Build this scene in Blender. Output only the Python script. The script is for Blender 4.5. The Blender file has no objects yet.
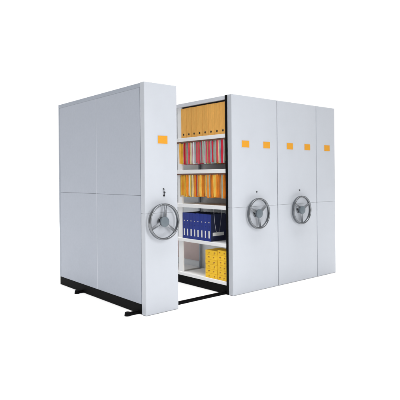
import bpy, bmesh, math, random
from mathutils import Vector, Matrix
random.seed(7)
S = bpy.context.scene
COL = S.collection
R = math.radians

# ---------------------------------------------------------------- materials
def lin(c):
    return tuple(((v/255)/12.92 if v/255 <= .04045 else (((v/255)+.055)/1.055)**2.4) for v in c)

def mat(name, col, rough=.5, metal=0, noise=0.0, nscale=20, bump=0.0, bscale=300, rnd=0.0, stretch=(1,1,1), coat=0, spec=.5, rvar=0.0):
    m = bpy.data.materials.new(name); m.use_nodes = True
    nt = m.node_tree; n = nt.nodes; l = nt.links
    b = n['Principled BSDF']
    b.inputs['Roughness'].default_value = rough
    b.inputs['Metallic'].default_value = metal
    b.inputs['Coat Weight'].default_value = coat
    b.inputs['Specular IOR Level'].default_value = spec
    b.inputs['Base Color'].default_value = (*col, 1)
    tc = n.new('ShaderNodeTexCoord'); mp = n.new('ShaderNodeMapping')
    mp.inputs['Scale'].default_value = stretch
    l.new(tc.outputs['Object'], mp.inputs['Vector'])
    oi = n.new('ShaderNodeObjectInfo')
    if noise or rnd:
        ns = n.new('ShaderNodeTexNoise'); ns.inputs['Scale'].default_value = nscale
        ns.inputs['Detail'].default_value = 5; ns.inputs['Roughness'].default_value = .6
        l.new(mp.outputs['Vector'], ns.inputs['Vector'])
        mr = n.new('ShaderNodeMapRange')
        mr.inputs['From Min'].default_value = .3; mr.inputs['From Max'].default_value = .7
        mr.inputs['To Min'].default_value = 1-noise; mr.inputs['To Max'].default_value = 1+noise
        l.new(ns.outputs['Fac'], mr.inputs['Value'])
        m2 = n.new('ShaderNodeMapRange')
        m2.inputs['To Min'].default_value = 1-rnd; m2.inputs['To Max'].default_value = 1+rnd
        l.new(oi.outputs['Random'], m2.inputs['Value'])
        mu = n.new('ShaderNodeMath'); mu.operation = 'MULTIPLY'
        l.new(mr.outputs['Result'], mu.inputs[0]); l.new(m2.outputs['Result'], mu.inputs[1])
        hs = n.new('ShaderNodeHueSaturation'); hs.inputs['Color'].default_value = (*col, 1)
        l.new(mu.outputs[0], hs.inputs['Value'])
        l.new(hs.outputs['Color'], b.inputs['Base Color'])
    if rvar:
        n3 = n.new('ShaderNodeTexNoise'); n3.inputs['Scale'].default_value = 6; n3.inputs['Detail'].default_value = 6
        l.new(mp.outputs['Vector'], n3.inputs['Vector'])
        m3 = n.new('ShaderNodeMapRange'); m3.inputs['From Min'].default_value = .3; m3.inputs['From Max'].default_value = .7
        m3.inputs['To Min'].default_value = rough-rvar; m3.inputs['To Max'].default_value = rough+rvar
        l.new(n3.outputs['Fac'], m3.inputs['Value']); l.new(m3.outputs['Result'], b.inputs['Roughness'])
    if bump:
        nb = n.new('ShaderNodeTexNoise'); nb.inputs['Scale'].default_value = bscale; nb.inputs['Detail'].default_value = 3
        l.new(mp.outputs['Vector'], nb.inputs['Vector'])
        bp = n.new('ShaderNodeBump'); bp.inputs['Strength'].default_value = bump; bp.inputs['Distance'].default_value = .002
        l.new(nb.outputs['Fac'], bp.inputs['Height']); l.new(bp.outputs['Normal'], b.inputs['Normal'])
    return m

M = {}
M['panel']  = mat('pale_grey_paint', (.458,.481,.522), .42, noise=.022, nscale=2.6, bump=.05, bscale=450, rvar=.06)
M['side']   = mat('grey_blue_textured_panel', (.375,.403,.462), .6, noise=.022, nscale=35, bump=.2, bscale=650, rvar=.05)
M['trim']   = mat('grey_trim_and_shade', (.315,.345,.40), .5, noise=.02, bump=.05)
M['white']  = mat('white_shelf_paint', (.86,.865,.87), .6, noise=.015, nscale=4, bump=.04)
M['rail_top'] = mat('pale_top_rail', (.62,.64,.69), .45, noise=.02)
M['back']   = mat('grey_back_sheet', (.74,.77,.80), .6, noise=.03, nscale=4)
M['taupe']  = mat('taupe_board', (.50,.40,.385), .6, noise=.04, nscale=8)
M['black']  = mat('black_paint', (.002,.002,.0025), .7, noise=.2, spec=.08)
M['gasket'] = mat('black_rubber', (.0025,.0025,.003), .7, bump=.1, spec=.08)
M['seal']   = mat('grey_rubber_and_shadow', (.06,.068,.085), .7)
M['steel']  = mat('brushed_steel', (.17,.178,.19), .22, metal=.85, noise=.08, nscale=40, bump=.03)
M['spoke']  = mat('polished_steel', (.33,.345,.37), .24, metal=.95, noise=.05, nscale=30)
M['hub']    = mat('grey_hub_plastic', (.10,.125,.145), .45, noise=.05, nscale=40, bump=.08)
M['lock']   = mat('dark_metal', (.05,.05,.055), .35, metal=.8)
M['orange'] = mat('orange_card', lin((206,144,44)), .7, spec=.12, noise=.03, nscale=60)
M['kraft']  = mat('ochre_board', (.80,.42,.105), .8, spec=.12, noise=.09, nscale=14, rnd=.06, stretch=(1,3,1), bump=.1, bscale=200)
M['brown']  = mat('brown_rail', (.15,.06,.035), .6, noise=.35, nscale=40, stretch=(1,2,1))
M['dark']   = mat('painted_shade_black', (.01,.009,.008), .8)  # near-black standing in for shade in the gap, finger holes and binders
M['blue']   = mat('blue_binder_cloth', (.012,.032,.25), .6, spec=.3, noise=.06, nscale=30, rnd=.08, bump=.12, bscale=500)
M['navy']   = mat('dark_navy_board', (.008,.012,.045), .5, noise=.1, bump=.1)
M['paper']  = mat('white_paper', (.78,.78,.75), .8, noise=.04, nscale=80)
M['pagedge']= mat('paper_edges', (.70,.66,.56), .85, noise=.12, nscale=120, stretch=(1,8,1))
M['yellow'] = mat('yellow_card', (.93,.57,.04), .75, spec=.15, noise=.05, nscale=25, rnd=.06)
M['print']  = mat('brown_print', (.42,.17,.02), .7, noise=.3, nscale=200)
M['chrome'] = mat('chrome_wire', (.7,.7,.72), .18, metal=1)
M['floor']  = mat('white_studio_floor', (.86,.86,.86), .9, spec=0)
FC = {'gold':(.82,.47,.05),'tan':(.50,.34,.17),'pink':(.68,.085,.125),'crimson':(.60,.02,.045),'grey':(.42,.45,.44),
      'grey green':(.36,.42,.34),'cream':(.80,.66,.38),'white':(.74,.74,.76),'olive':(.36,.32,.14),'blue grey':(.34,.42,.50),
      'orange':(.84,.27,.025),'yellow':(.92,.62,.12),'amber':(.88,.48,.08),'rust':(.55,.17,.03)}
FM = {k: mat(k.replace(' ','_')+'_folder_card', v, .75, spec=.15, noise=.15, nscale=22, rnd=.12, stretch=(1,2,.5), bump=.1, bscale=150) for k,v in FC.items()}

# ---------------------------------------------------------------- mesh helpers
def obj(name, bm, m, parent=None, smooth=False, mats=None):
    me = bpy.data.meshes.new(name); bmesh.ops.recalc_face_normals(bm, faces=bm.faces)
    bm.to_mesh(me); bm.free()
    o = bpy.data.objects.new(name, me); COL.objects.link(o)
    for mm in (mats or [m]): me.materials.append(mm)
    for p in me.polygons: p.use_smooth = smooth
    if parent: o.parent = parent
    return o

def box(bm, x0,x1,y0,y1,z0,z1, bev=0.0, seg=2, mi=0):
    r = bmesh.ops.create_cube(bm, size=1)
    vs = r['verts']
    for v in vs:
        v.co = Vector(((x0+x1)/2+v.co.x*(x1-x0), (y0+y1)/2+v.co.y*(y1-y0), (z0+z1)/2+v.co.z*(z1-z0)))
    fs = set(f for v in vs for f in v.link_faces)
    for f in fs: f.material_index = mi
    if bev:
        es = list(set(e for v in vs for e in v.link_edges))
        bmesh.ops.bevel(bm, geom=es, offset=bev, segments=seg, profile=.5, affect='EDGES')
    return bm

def B(*a, **k):
    return box(bmesh.new(), *a, **k)

def cyl_y(bm, x,z,y0,y1,r0,r1=None,seg=40,bev=0):
    r1 = r0 if r1 is None else r1
    prof = [(y0,0),(y0,r0)] if not bev else [(y0,0),(y0,r0-bev),(y0+bev*.3,r0-bev*.3),(y0+bev,r0)]
    prof += [(y1,r1),(y1,0)]
    rings = []
    for (y,r) in prof:
        if r == 0: rings.append([bm.verts.new((x,y,z))])
        else: rings.append([bm.verts.new((x+r*math.cos(2*math.pi*i/seg), y, z+r*math.sin(2*math.pi*i/seg))) for i in range(seg)])
    for a,b in zip(rings, rings[1:]):
        for i in range(seg):
            j=(i+1)%seg
            if len(a)==1: bm.faces.new((a[0],b[i],b[j]))
            elif len(b)==1: bm.faces.new((a[i],b[0],a[j]))
            else: bm.faces.new((a[i],b[i],b[j],a[j]))
    return bm

def tube(bm, pts, r, seg=10, closed=False):
    n=len(pts); rings=[]
    for i,p in enumerate(pts):
        p=Vector(p)
        a=Vector(pts[(i-1)%n] if closed or i>0 else pts[i]); b=Vector(pts[(i+1)%n] if closed or i<n-1 else pts[i])
        t=(b-a).normalized()
        u=t.cross(Vector((0,1,.03))).normalized(); w=t.cross(u)
        rings.append([bm.verts.new(p+r*(math.cos(2*math.pi*k/seg)*u+math.sin(2*math.pi*k/seg)*w)) for k in range(seg)])
    rng = range(n) if closed else range(n-1)
    for i in rng:
        a=rings[i]; b=rings[(i+1)%n]
        for k in range(seg): bm.faces.new((a[k],b[k],b[(k+1)%seg],a[(k+1)%seg]))
    if not closed:
        bm.faces.new(rings[0]); bm.faces.new(rings[-1])
    return bm

def thing(name, loc, label, cat, group=None):
    o = bpy.data.objects.new(name, None); COL.objects.link(o); o.location = loc
    o.empty_display_size=.1
    return tag(o, label, cat, group)
def tag(o, label=None, cat=None, group=None, kind=None):
    if label: o['label']=label
    if cat: o['category']=cat
    if group: o['group']=group
    if kind: o['kind']=kind
    return o

# ---------------------------------------------------------------- dimensions (metres)
H = 2.2; W1 = .387; GAP = .7515; A = W1+GAP; W2=.759; W3=.766; W4=.399; D=1.88; T=.066
SEAM=.96
SHELF = [(1.733,1.777),(1.342,1.387),(.933,.976),(.516,.554),(.098,.137)]   # lower, upper face of each shelf
X2=A; X3=A+W2; X4=A+W2+W3

# ---------------------------------------------------------------- setting
bm = bmesh.new()
bmesh.ops.create_circle(bm, cap_ends=True, segments=96, radius=9.0)
fl = obj('floor', bm, M['floor']); fl.location=(1.2,1.2,0); tag(fl, kind='structure')

# ---------------------------------------------------------------- handwheel
def handwheel(parent, cx, cz, rot):
    Ro=.178; seg=96
    # rim profile: (radius, y) - rounded band, grooved on the outside
    prof=[]
    yc=-.052
    for k in range(20):
        a=2*math.pi*k/20
        rr=.0130*math.cos(a); yy=.0195*math.sin(a)
        if math.cos(a)>.8: rr-= .003
        prof.append((Ro-.0120+rr, yc+yy))
    bm=bmesh.new(); rings=[]
    for i in range(seg):
        a=2*math.pi*i/seg
        rings.append([bm.verts.new((r*math.cos(a), y, r*math.sin(a))) for r,y in prof])
    for i in range(seg):
        p,q=rings[i],rings[(i+1)%seg]
        for k in range(len(prof)): bm.faces.new((p[k],q[k],q[(k+1)%len(prof)],p[(k+1)%len(prof)]))
    rim=obj('handwheel', bm, M['steel'], parent, True); rim.location=(cx,0,cz)
    # hub: bearing collar, boss and domed cap
    bm=bmesh.new()
    cyl_y(bm,0,0,-.014,-.0006,.036,.042,48)
    cyl_y(bm,0,0,-.056,-.014,.030,.030,40)
    hb=obj('hub_shaft', bm, M['steel'], rim, False)
    bm=bmesh.new(); cyl_y(bm,0,0,-.071,-.044,.050,.047,64,bev=.006)
    cap=obj('hub', bm, M['hub'], rim, True)
    md=cap.modifiers.new('e','EDGE_SPLIT'); md.split_angle=R(50)
    for k in range(3):
        a=R(rot+120*k)
        bm=bmesh.new()
        # pressed spoke: tapered plate with two raised edges
        r0,r1=.030,Ro-.020
        N=8
        def cs(r):
            t=(r-r0)/(r1-r0); w=.0185-.006*t; y=-.056+.004*math.sin(math.pi*t)
            return [(-w,y+.004),(-w,y-.006),(-w*.55,y-.006),(-w*.38,y),(w*.38,y),(w*.55,y-.006),(w,y-.006),(w,y+.004)]
        rg=[]
        for i in range(N+1):
            r=r0+(r1-r0)*i/N
            rg.append([bm.verts.new((r*math.cos(a)-u*math.sin(a), y, r*math.sin(a)+u*math.cos(a))) for u,y in cs(r)])
        for p,q in zip(rg,rg[1:]):
            for j in range(8): bm.faces.new((p[j],q[j],q[(j+1)%8],p[(j+1)%8]))
        bm.faces.new(rg[0]); bm.faces.new(rg[-1])
        obj('spoke', bm, M['spoke'], rim)
    return rim

# ---------------------------------------------------------------- bay
def end_panels(t, w, x0=0.0):
    for z0,z1 in ((.004,SEAM-.0008),(SEAM+.0008,H)):
        bm=B(x0,x0+w,0,T,z0,z1)
        es=[e for e in bm.edges if abs(e.verts[0].co.x-e.verts[1].co.x)<1e-6 and abs(e.verts[0].co.y-e.verts[1].co.y)<1e-6 and e.verts[0].co.y<.01]
        bmesh.ops.bevel(bm, geom=es, offset=.008, segments=5, profile=.5, affect='EDGES')
        es=[e for e in bm.edges if abs(e.verts[0].co.z-e.verts[1].co.z)<1e-6]
        bmesh.ops.bevel(bm, geom=es, offset=.0012, segments=1, affect='EDGES')
        o=obj('end_panel', bm, M['panel'], t, True)
        md=o.modifiers.new('e','EDGE_SPLIT'); md.split_angle=R(35)
def card(t, x0, x1, z0=1.625, z1=1.701):
    obj('card_holder', B(x0-.005,x1+.005,-.0018,-.0003,z0-.005,z1+.005, bev=.0006), M['panel'], t)
    bm=B(x0,x1,-.0032,-.0019,z0,z1)
    obj('label_card', bm, M['orange'], t)
def lock(t, x, z, r=.0085):
    bm=bmesh.new(); cyl_y(bm,x,z,-.006,-.0004,r,r*1.15,24,bev=.0015)
    obj('lock', bm, M['lock'], t)

def carcass(t, w, topm=None):
    # plinth, top sheet, back post
    obj('base', B(.006,w-.006,T+.001,D-.004,.003,.0965,bev=.002), M['black'], t)
    obj('top_panel', B(.004,w-.004,T+.001,D,H-.043,H-.0015,bev=.0015), topm or M['rail_top'], t)

def open_side(t, x0, sgn, depth):
    """open shelving on one face; x0 is the face, sgn=+1 goes to +x"""
    def X(a,b):
        p,q=x0+sgn*a,x0+sgn*b
        return (min(p,q),max(p,q))
    # near black post, middle posts, far post
    obj('door_seal', B(*X(-.004,.028),T+.001,.101,.004,H-.001,bev=.002), M['gasket'], t)
    obj('inner_wall', B(*X(.029,depth),.080,.098,.138,H-.045), M['white'], t)
    for y0,yw in ((.908,.078),(1.835,.040)):
        obj('upright', B(*X(.0226,.048),y0,y0+yw,.0975,H-.044,bev=.002), M['white'], t)
    obj('rear_upright', B(*X(depth-.035,depth-.012),.945,.972,.1375,H-.044,bev=.002), M['trim'], t)  # grey instead of white: shade at the shelf back put into the colour
    for (z0,z1) in SHELF:
        for (y0,y1) in ((.1015,.9065),(.9875,1.8340)):
            bm=bmesh.new()
            box(bm,*X(.002,.022),y0 if y0<.5 else .9485,.9475 if y0<.5 else y1,z0,z1,bev=.003)
            box(bm,*X(.0222,depth-.002),y0,y1,z1-.022,z1-.0006)
            obj('shelf', bm, M['white'], t)
    obj('gap_shade_strip', B(*X(.040,.060),.1015,.9065,2.10,H-.0435), M['dark'], t)  # solid dark strip painting the shade beneath the top rail

# 1: single sided movable bay on the left
b1=thing('movable_shelving_bay',(0,0,0),'narrow single shelving bay standing apart on the left with long grey-blue side','shelving bay','rolling shelving bays with handwheels')
end_panels(b1,W1); carcass(b1,W1,M['trim'])
card(b1,.154,.266); lock(b1,.216,1.188,.007); lock(b1,.221,1.125,.0095)
handwheel(b1,.181,.878,82)
ZS=1.130
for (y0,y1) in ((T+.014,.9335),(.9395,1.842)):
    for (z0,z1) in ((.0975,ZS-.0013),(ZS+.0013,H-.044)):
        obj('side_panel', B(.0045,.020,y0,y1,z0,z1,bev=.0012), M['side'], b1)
obj('panel_joint', B(.0055,.019,.9337,.9393,.0975,H-.044), M['rail_top'], b1)
obj('painted_shadow_strip', B(.010,.019,T+.001,T+.0137,.0975,H-.044), M['seal'], b1)  # dark strip painting the shadow line behind the end panel
obj('corner_post', B(.0035,.030,1.8425,D,.0975,H-.044,bev=.003), M['trim'], b1)
open_side(b1,W1,-1,W1-.027)
obj('back_sheet', B(.0205,.0235,T+.002,1.842,.0975,H-.044), M['trim'], b1)
for (y0,y1) in ((T+.014,.9335),(.9395,1.842)):
    obj('panel_joint', B(.0052,.0204,y0,y1,ZS-.0012,ZS+.0012), M['seal'], b1)
bm=bmesh.new(); box(bm,W1-.004,W1+.070,.125,.175,.030,.052,bev=.006); box(bm,W1+.055,W1+.075,.120,.180,.030,.060,bev=.004)
obj('bumper', bm, M['black'], b1)

# 2: double sided movable bay with the open shelves
b2=thing('movable_shelving_bay',(X2,0,0),'wide double bay with filled open shelves and a black seal, left of the joined block','shelving bay','rolling shelving bays with handwheels')
end_panels(b2,W2-.010); carcass(b2,W2-.008)
card(b2,.154,.270); card(b2,.504,.620); lock(b2,.387,1.125)
handwheel(b2,.364,.882,35)
open_side(b2,0,1,W2/2-.006)
obj('back_sheet', B(W2/2-.005,W2/2+.001,T+.02,D-.004,.098,H-.044), M['back'], b2)
obj('far_side', B(W2-.030,W2-.012,T+.002,D-.004,.098,H-.044), M['side'], b2)
for z in (1.7005,1.3105):
    for (y0,y1) in ((.1015,.9475),(.9495,1.8340)):
        obj('hanging_rail', B(.006,.022,y0,y1,z+.014,z+.0315,bev=.001), M['brown'], b2)
o=obj('back_stop', B(W2/2-.020,W2/2-.0055,.992,1.80,.215,.50,bev=.001), M['taupe'], b2); o['label']='pinkish taupe back board'
obj('rear_seal', B(W2-.0096,W2-.0002,.012,T,.006,H-.004), M['seal'], b2)

# 3: second double sided movable bay
b3=thing('movable_shelving_bay',(X3,0,0),'wide double bay with handwheel closed up between its two neighbours','shelving bay','rolling shelving bays with handwheels')
end_panels(b3,W3-.010); carcass(b3,W3-.008)
card(b3,.164,.280); card(b3,.508,.624); lock(b3,.405,1.125)
handwheel(b3,.378,.883,28)
obj('far_side', B(W3-.030,W3-.012,T+.002,D-.004,.098,H-.044), M['side'], b3)
obj('near_side', B(.008,.020,T+.002,D-.004,.098,H-.044), M['side'], b3)
obj('rear_seal', B(W3-.0096,W3-.0002,.012,T,.006,H-.004), M['seal'], b3)

# 4: static bay
b4=thing('static_shelving_bay',(X4,0,0),'narrow static end bay without a handwheel at the right of the block','shelving bay')
end_panels(b4,W4); carcass(b4,W4)
card(b4,.160,.278)
obj('far_side', B(W4-.020,W4-.005,T+.002,D-.004,.098,H-.044), M['side'], b4)
obj('near_side', B(.008,.020,T+.002,D-.004,.098,H-.044), M['side'], b4)

# floor rails
for (y,xe,lab) in ((.140,-.115,'black floor rail crossing the aisle under the front of the bays'),(1.285,-.062,'black floor rail of which only the end shows under the far side')):
    t=thing('floor_rail',(0,y,0),lab,'rail','black rails on the floor')
    bm=bmesh.new(); box(bm,xe+.015,3.04,-.022,.022,.0004,.020,bev=.002); box(bm,xe+.015,3.04,-.010,.010,.0202,.030,bev=.002)
    obj('track', bm, M['black'], t)
    bm=bmesh.new()
    bmesh.ops.create_cone(bm,cap_ends=True,segments=28,radius1=.030,radius2=.024,depth=.034,matrix=Matrix.Translation((xe,0,.0175)))
    obj('end_stop', bm, M['black'], t)

# key hanging in the lock of the left bay
t=thing('hanging_key',(.216,-.010,1.150),'small key hanging below the upper lock of the left bay','key')
bm=bmesh.new()
tube(bm,[(.009*math.cos(a),0,.026+.012*math.sin(a)) for a in [2*math.pi*i/20 for i in range(20)]],.0012,6,True)
obj('key_ring',bm,M['steel'],t,True)
bm=bmesh.new(); cyl_y(bm,.005,.004,-.0012,.0012,.010,.010,20); box(bm,.003,.007,-.001,.001,-.028,-.004)
obj('key_blade',bm,M['lock'],t)

# ---------------------------------------------------------------- contents
ORD=['nearest','second','third','fourth','fifth','sixth','seventh','eighth','ninth','tenth','eleventh','twelfth','thirteenth','fourteenth']
def nth(i): return ORD[i]
# top shelf: ochre box files
w=.1025
for i in range(8):
    y0=.1045+i*(.8/8); y1=y0+.0975
    lab='ochre box file on the top shelf, %s the black seal' % ('nearest to' if i==0 else nth(i)+' from') if i<7 else 'ochre box file on the top shelf, farthest left against the upright'
    t=thing('box_file',(A+.012,y0,1.7772),lab,'box file','ochre box files on the top shelf')
    ww=y1-y0; dx=random.uniform(0,.004)
    hh=.361+random.uniform(-.003,.001)
    obj('case',B(dx,.28,0,ww,.0004,hh,bev=.004),M['kraft'],t)
    # finger hole, its inner shade painted as a dark disc, with a metal rim near the foot of the spine
    def ring(name,r0,r1,x,mt):
        bm=bmesh.new(); n=28
        ra=[bm.verts.new((x,ww/2+r1*math.cos(2*math.pi*k/n),.040+r1*math.sin(2*math.pi*k/n))) for k in range(n)]
        rb=[bm.verts.new((x-.0012,ww/2+r0*math.cos(2*math.pi*k/n),.040+r0*math.sin(2*math.pi*k/n))) for k in range(n)]
        for k in range(n): bm.faces.new((ra[k],ra[(k+1)%n],rb[(k+1)%n],rb[k]))
        if name=='finger_hole': bm.faces.new(rb)
        return obj(name,bm,mt,t)
    ring('finger_hole',.0105,.012,dx-.0003,M['dark'])
    ring('hole_rim',.0115,.0135,dx-.0008,M['lock'])

# hanging files
rowA=[('olive',.020),('grey',.018),('crimson',.034),('blue grey',.026),('cream',.010),('pink',.024),('rust',.010),('grey',.022),('grey green',.020),('crimson',.016),('blue grey',.020),('tan',.014),('pink',.020),
      ('olive',.010),('pink',.026),('grey',.030),('grey green',.018),('crimson',.018),('blue grey',.022),('tan',.012),('pink',.024),('olive',.010),('pink',.020),('grey',.026),('white',.014),('crimson',.010),('white',.018),
      ('cream',.022),('gold',.012),('pink',.014),('grey green',.020),('grey',.014),('tan',.012),('pink',.022),('crimson',.012),('cream',.018),('gold',.026),('amber',.022)]
rowB=[('rust',.020),('orange',.022),('grey green',.014),('tan',.014),('rust',.018),('orange',.026),('amber',.014),('yellow',.024),('orange',.018),('rust',.012),('grey green',.012),('cream',.012),('orange',.016),('cream',.018),
      ('amber',.018),('rust',.014),('orange',.022),('yellow',.022),('orange',.016),('tan',.010),('olive',.012),('pink',.012),('orange',.014),('amber',.016),('cream',.016),('grey',.012),('yellow',.018),('white',.010),('amber',.020),('orange',.012),
      ('yellow',.024),('gold',.020),('orange',.012),('gold',.024),('tan',.010)]
ends={1:'first',2:'second',3:'third',4:'fourth',5:'fifth',6:'sixth',7:'seventh',8:'eighth',9:'ninth'}
def hang_row(row, ztop, zbot, where):
    tot=sum(w for _,w in row); k=(.832)/tot; y=.104; cnt={}
    for c,w in row:
        w*=k; cnt[c]=cnt.get(c,0)+1
        n=sum(1 for q,_ in row if q==c)
        if n==1: lab='the only %s hanging file in the %s'%(c,where)
        else: lab='%s %s hanging file counting from the black seal in the %s'%(ends[cnt[c]],c,where)
        zt=ztop-random.uniform(.004,.014); zb=zbot+random.uniform(-.010,.012)
        t=thing('hanging_file',(A+.004,y,zb),lab,'file','hanging files in the '+where)
        h=zt-zb; wi=w-.0008; fx=random.uniform(0,.014); ph=random.uniform(0,6); am=random.uniform(.0,.0022); NZ=10
        lean=random.uniform(-.003,.003)
        def leaf(name,a,b,x0,m,pinch,zc=1.0):
            bm=bmesh.new(); rg=[]
            for i in range(NZ+1):
                s=i/NZ; z=h*s*zc
                mid=wi/2+am*math.sin(ph+s*4)+lean*(s-.5)
                sq=1-pinch*(1-min(1,s*6))*.5-pinch*max(0,(s-.9)*10)*.4
                ya=mid+(a-wi/2)*sq; yb=mid+(b-wi/2)*sq
                xx=x0+.0015*math.sin(ph*2+s*7)
                rg.append([bm.verts.new(v) for v in ((xx+.0015,ya,z),(xx,ya+min(.0015,(yb-ya)*.3),z),(xx,yb-min(.0015,(yb-ya)*.3),z),(xx+.0015,yb,z),(.27,yb,z),(.27,ya,z))])
            for p,q in zip(rg,rg[1:]):
                for j in range(6): bm.faces.new((p[j],q[j],q[(j+1)%6],p[(j+1)%6]))
            bm.faces.new(rg[0]); bm.faces.new(rg[-1])
            return obj(name,bm,m,t)
        if w>.015 and random.random()<.62:
            g=random.uniform(.10,.22)*wi; cpos=wi*random.uniform(.35,.65)
            leaf('cover',0,cpos-g/2,fx,FM[c],.5); leaf('cover',cpos+g/2,wi,fx+random.uniform(0,.004),FM[c],.5)
            leaf('papers',cpos-g/2+.0003,cpos+g/2-.0003,fx+.006,M['pagedge'],.3,.96)
        else:
            leaf('cover',0,wi,fx,FM[c],.5)
        y+=w
hang_row(rowA,1.723,1.460,'red and grey row')
hang_row(rowB,1.334,1.066,'orange and yellow row')

# blue lever binders
n=8; y0=.380; wb=.0655
for i in range(n):
    y=y0+i*wb
    if i==0: lab='blue lever binder at the near end, its dark side with a white label showing'
    elif i==n-1: lab='blue lever binder at the far left end of the row beside the upright'
    else: lab='blue lever binder with white spine label, %s from the near end of its row'%nth(i)
    t=thing('lever_binder',(A+.020,y,.5545),lab,'binder','blue lever binders on the fourth shelf')
    hb=.312+random.uniform(-.002,.002); wi=wb-.0012; dx=random.uniform(0,.003); tl=0
    bm=bmesh.new(); box(bm,dx,dx+.004,0,wi,.0003,hb,bev=.0015)
    obj('spine',bm,M['blue'],t)
    for ya in (0,wi-.003):
        obj('cover_board',B(dx+.0042,.285,ya,ya+.003,.0003,hb-.0005,bev=.0008),M['navy'],t)
    obj('papers',B(dx+.012,.270,.0045,wi-.0045,.004,hb-.022),M['dark'],t)  # paper block coloured near-black to paint the shade inside the binder
    obj('spine_label',B(dx-.0008,dx-.0002,wi*.30,wi*.64,.036,.118),M['paper'],t)
    # small yellowish title strip and metal-edged ring hole
    obj('title_mark',B(dx-.0007,dx-.0002,wi*.36,wi*.60,.212,.222),M['pagedge'],t)
    bm=bmesh.new(); nseg=20
    for r0,r1,xx in ((.0065,.0085,dx-.0006),):
        ra=[bm.verts.new((xx,wi*.47+r1*math.cos(2*math.pi*k/nseg),.168+r1*math.sin(2*math.pi*k/nseg))) for k in range(nseg)]
        rb=[bm.verts.new((xx-.0008,wi*.47+r0*math.cos(2*math.pi*k/nseg),.168+r0*math.sin(2*math.pi*k/nseg))) for k in range(nseg)]
        for k in range(nseg): bm.faces.new((ra[k],ra[(k+1)%nseg],rb[(k+1)%nseg],rb[k]))
    obj('ring_hole',bm,M['navy'],t)
    if i==0:
        obj('side_label',B(.030,.205,-.0012,-.0003,.060,.100),M['paper'],t)

# wire file support hanging from the shelf above, beside the binders
t=thing('wire_support',(A+.12,.370,.60),'chrome wire hoop hanging down the side of the nearest blue binder','wire support')
pts=[(-.060,0,.332),(-.058,0,.26),(-.045,0,.16),(-.030,0,.085)]
pts+=[(-.030+.030-.030*math.cos(a),0,.085-.028*math.sin(a)) for a in [R(20*i) for i in range(1,9)]]
pts+=[(.030,0,.085),(.045,0,.16),(.058,0,.26),(.060,0,.332)]
bm=bmesh.new(); tube(bm,pts,.0020,8); obj('hoop',bm,M['chrome'],t,True)

# yellow card boxes, two stacks of six
for s,(ya,yb,zt) in enumerate(((.115,.270,.335),(.276,.476,.318))):
    nb=6; bh=zt/nb
    for k in range(nb):
        pos=['bottom','second up','third up','fourth up','fifth up','top'][k]
        lab='yellow card box, %s of the %s stack on the bottom shelf'%(pos,('near taller','far shorter')[s])
        t=thing('card_box',(A+.016+random.uniform(0,.004),ya+random.uniform(-.0025,.0025),.1374+k*bh),lab,'box','yellow card boxes on the bottom shelf')
        wv=yb-ya
        obj('carton',B(0,.22,0,wv,.0003,bh-.0008,bev=.0018),M['yellow'],t)
        bm=bmesh.new()
        for q in (.25,.72):
            c=wv*q+random.uniform(-.008,.008); lw=random.uniform(.008,.015); box(bm,-.0008,-.0002,c-lw,c+lw,bh*.44,bh*random.uniform(.58,.68))
            obj('printed_label',bm,M['print'],t); bm=bmesh.new()
            box(bm,-.0008,-.0002,c-lw*random.uniform(.4,.9),c+lw*random.uniform(.5,1.6),bh*.26,bh*.30); obj('printed_line',bm,M['print'],t); bm=bmesh.new()
        bm.free()

# ---------------------------------------------------------------- camera (solved from the photograph's vanishing points)
f,px,py,yaw,ro=487.1127,199.7735,176.6814,.7055,.0095
s,c=math.sin(yaw),math.cos(yaw)
R0=Vector((c,-s,0)); F=Vector((s,c,0)); U0=Vector((0,0,1))
Rr=math.cos(ro)*R0-math.sin(ro)*U0; Uu=math.sin(ro)*R0+math.cos(ro)*U0
cam=bpy.data.cameras.new('camera'); co=bpy.data.objects.new('camera',cam); COL.objects.link(co)
co.matrix_world=Matrix(((Rr.x,Uu.x,-F.x,-2.5627),(Rr.y,Uu.y,-F.y,-3.8029),(Rr.z,Uu.z,-F.z,1.3035),(0,0,0,1)))
cam.sensor_width=36; cam.lens=36*f/400; cam.shift_x=(200-px)/400; cam.shift_y=-(200-py)/400
cam.clip_end=200
S.camera=co

# ---------------------------------------------------------------- light: white studio surround, one big added overhead fill, one added frontal fill
wd=bpy.data.worlds.new('World'); S.world=wd; wd.use_nodes=True
nt=wd.node_tree; bg=nt.nodes['Background']
tc=nt.nodes.new('ShaderNodeTexCoord'); dp=nt.nodes.new('ShaderNodeVectorMath'); dp.operation='DOT_PRODUCT'
dp.inputs[1].default_value=(.648,.761,0)
nt.links.new(tc.outputs['Generated'],dp.inputs[0])
mr=nt.nodes.new('ShaderNodeMapRange'); mr.interpolation_type='SMOOTHSTEP'
mr.inputs['From Min'].default_value=-.1; mr.inputs['From Max'].default_value=.5
mr.inputs['To Min'].default_value=.33; mr.inputs['To Max'].default_value=1.06
nt.links.new(dp.outputs['Value'],mr.inputs['Value'])
nt.links.new(mr.outputs['Result'],bg.inputs['Strength'])
bg.inputs['Color'].default_value=(1,1,1,1)

def area(name,loc,target,sx,sy,power,col=(1,1,1),spread=180):
    L=bpy.data.lights.new(name,'AREA'); L.shape='RECTANGLE'; L.size=sx; L.size_y=sy; L.energy=power; L.color=col; L.spread=R(spread)
    o=bpy.data.objects.new(name,L); COL.objects.link(o); o.location=loc
    o.rotation_euler=(Vector(target)-Vector(loc)).to_track_quat('-Z','Y').to_euler()
    return o
area('added_overhead_fill',(1.2,1.2,9),(1.2,1.2,0),18,18,1500,spread=70)  # added lamp out of view, lifts the floor to white
area('added_front_fill',(.40,-3.0,1.9),(.7,0,1.15),1.1,2.0,52)  # added lamp out of view, brightens the end panels and shelf contents

S.view_settings.view_transform='Standard'; S.view_settings.look='None'; S.view_settings.exposure=0; S.view_settings.gamma=1
S.render.resolution_x=1024; S.render.resolution_y=1024
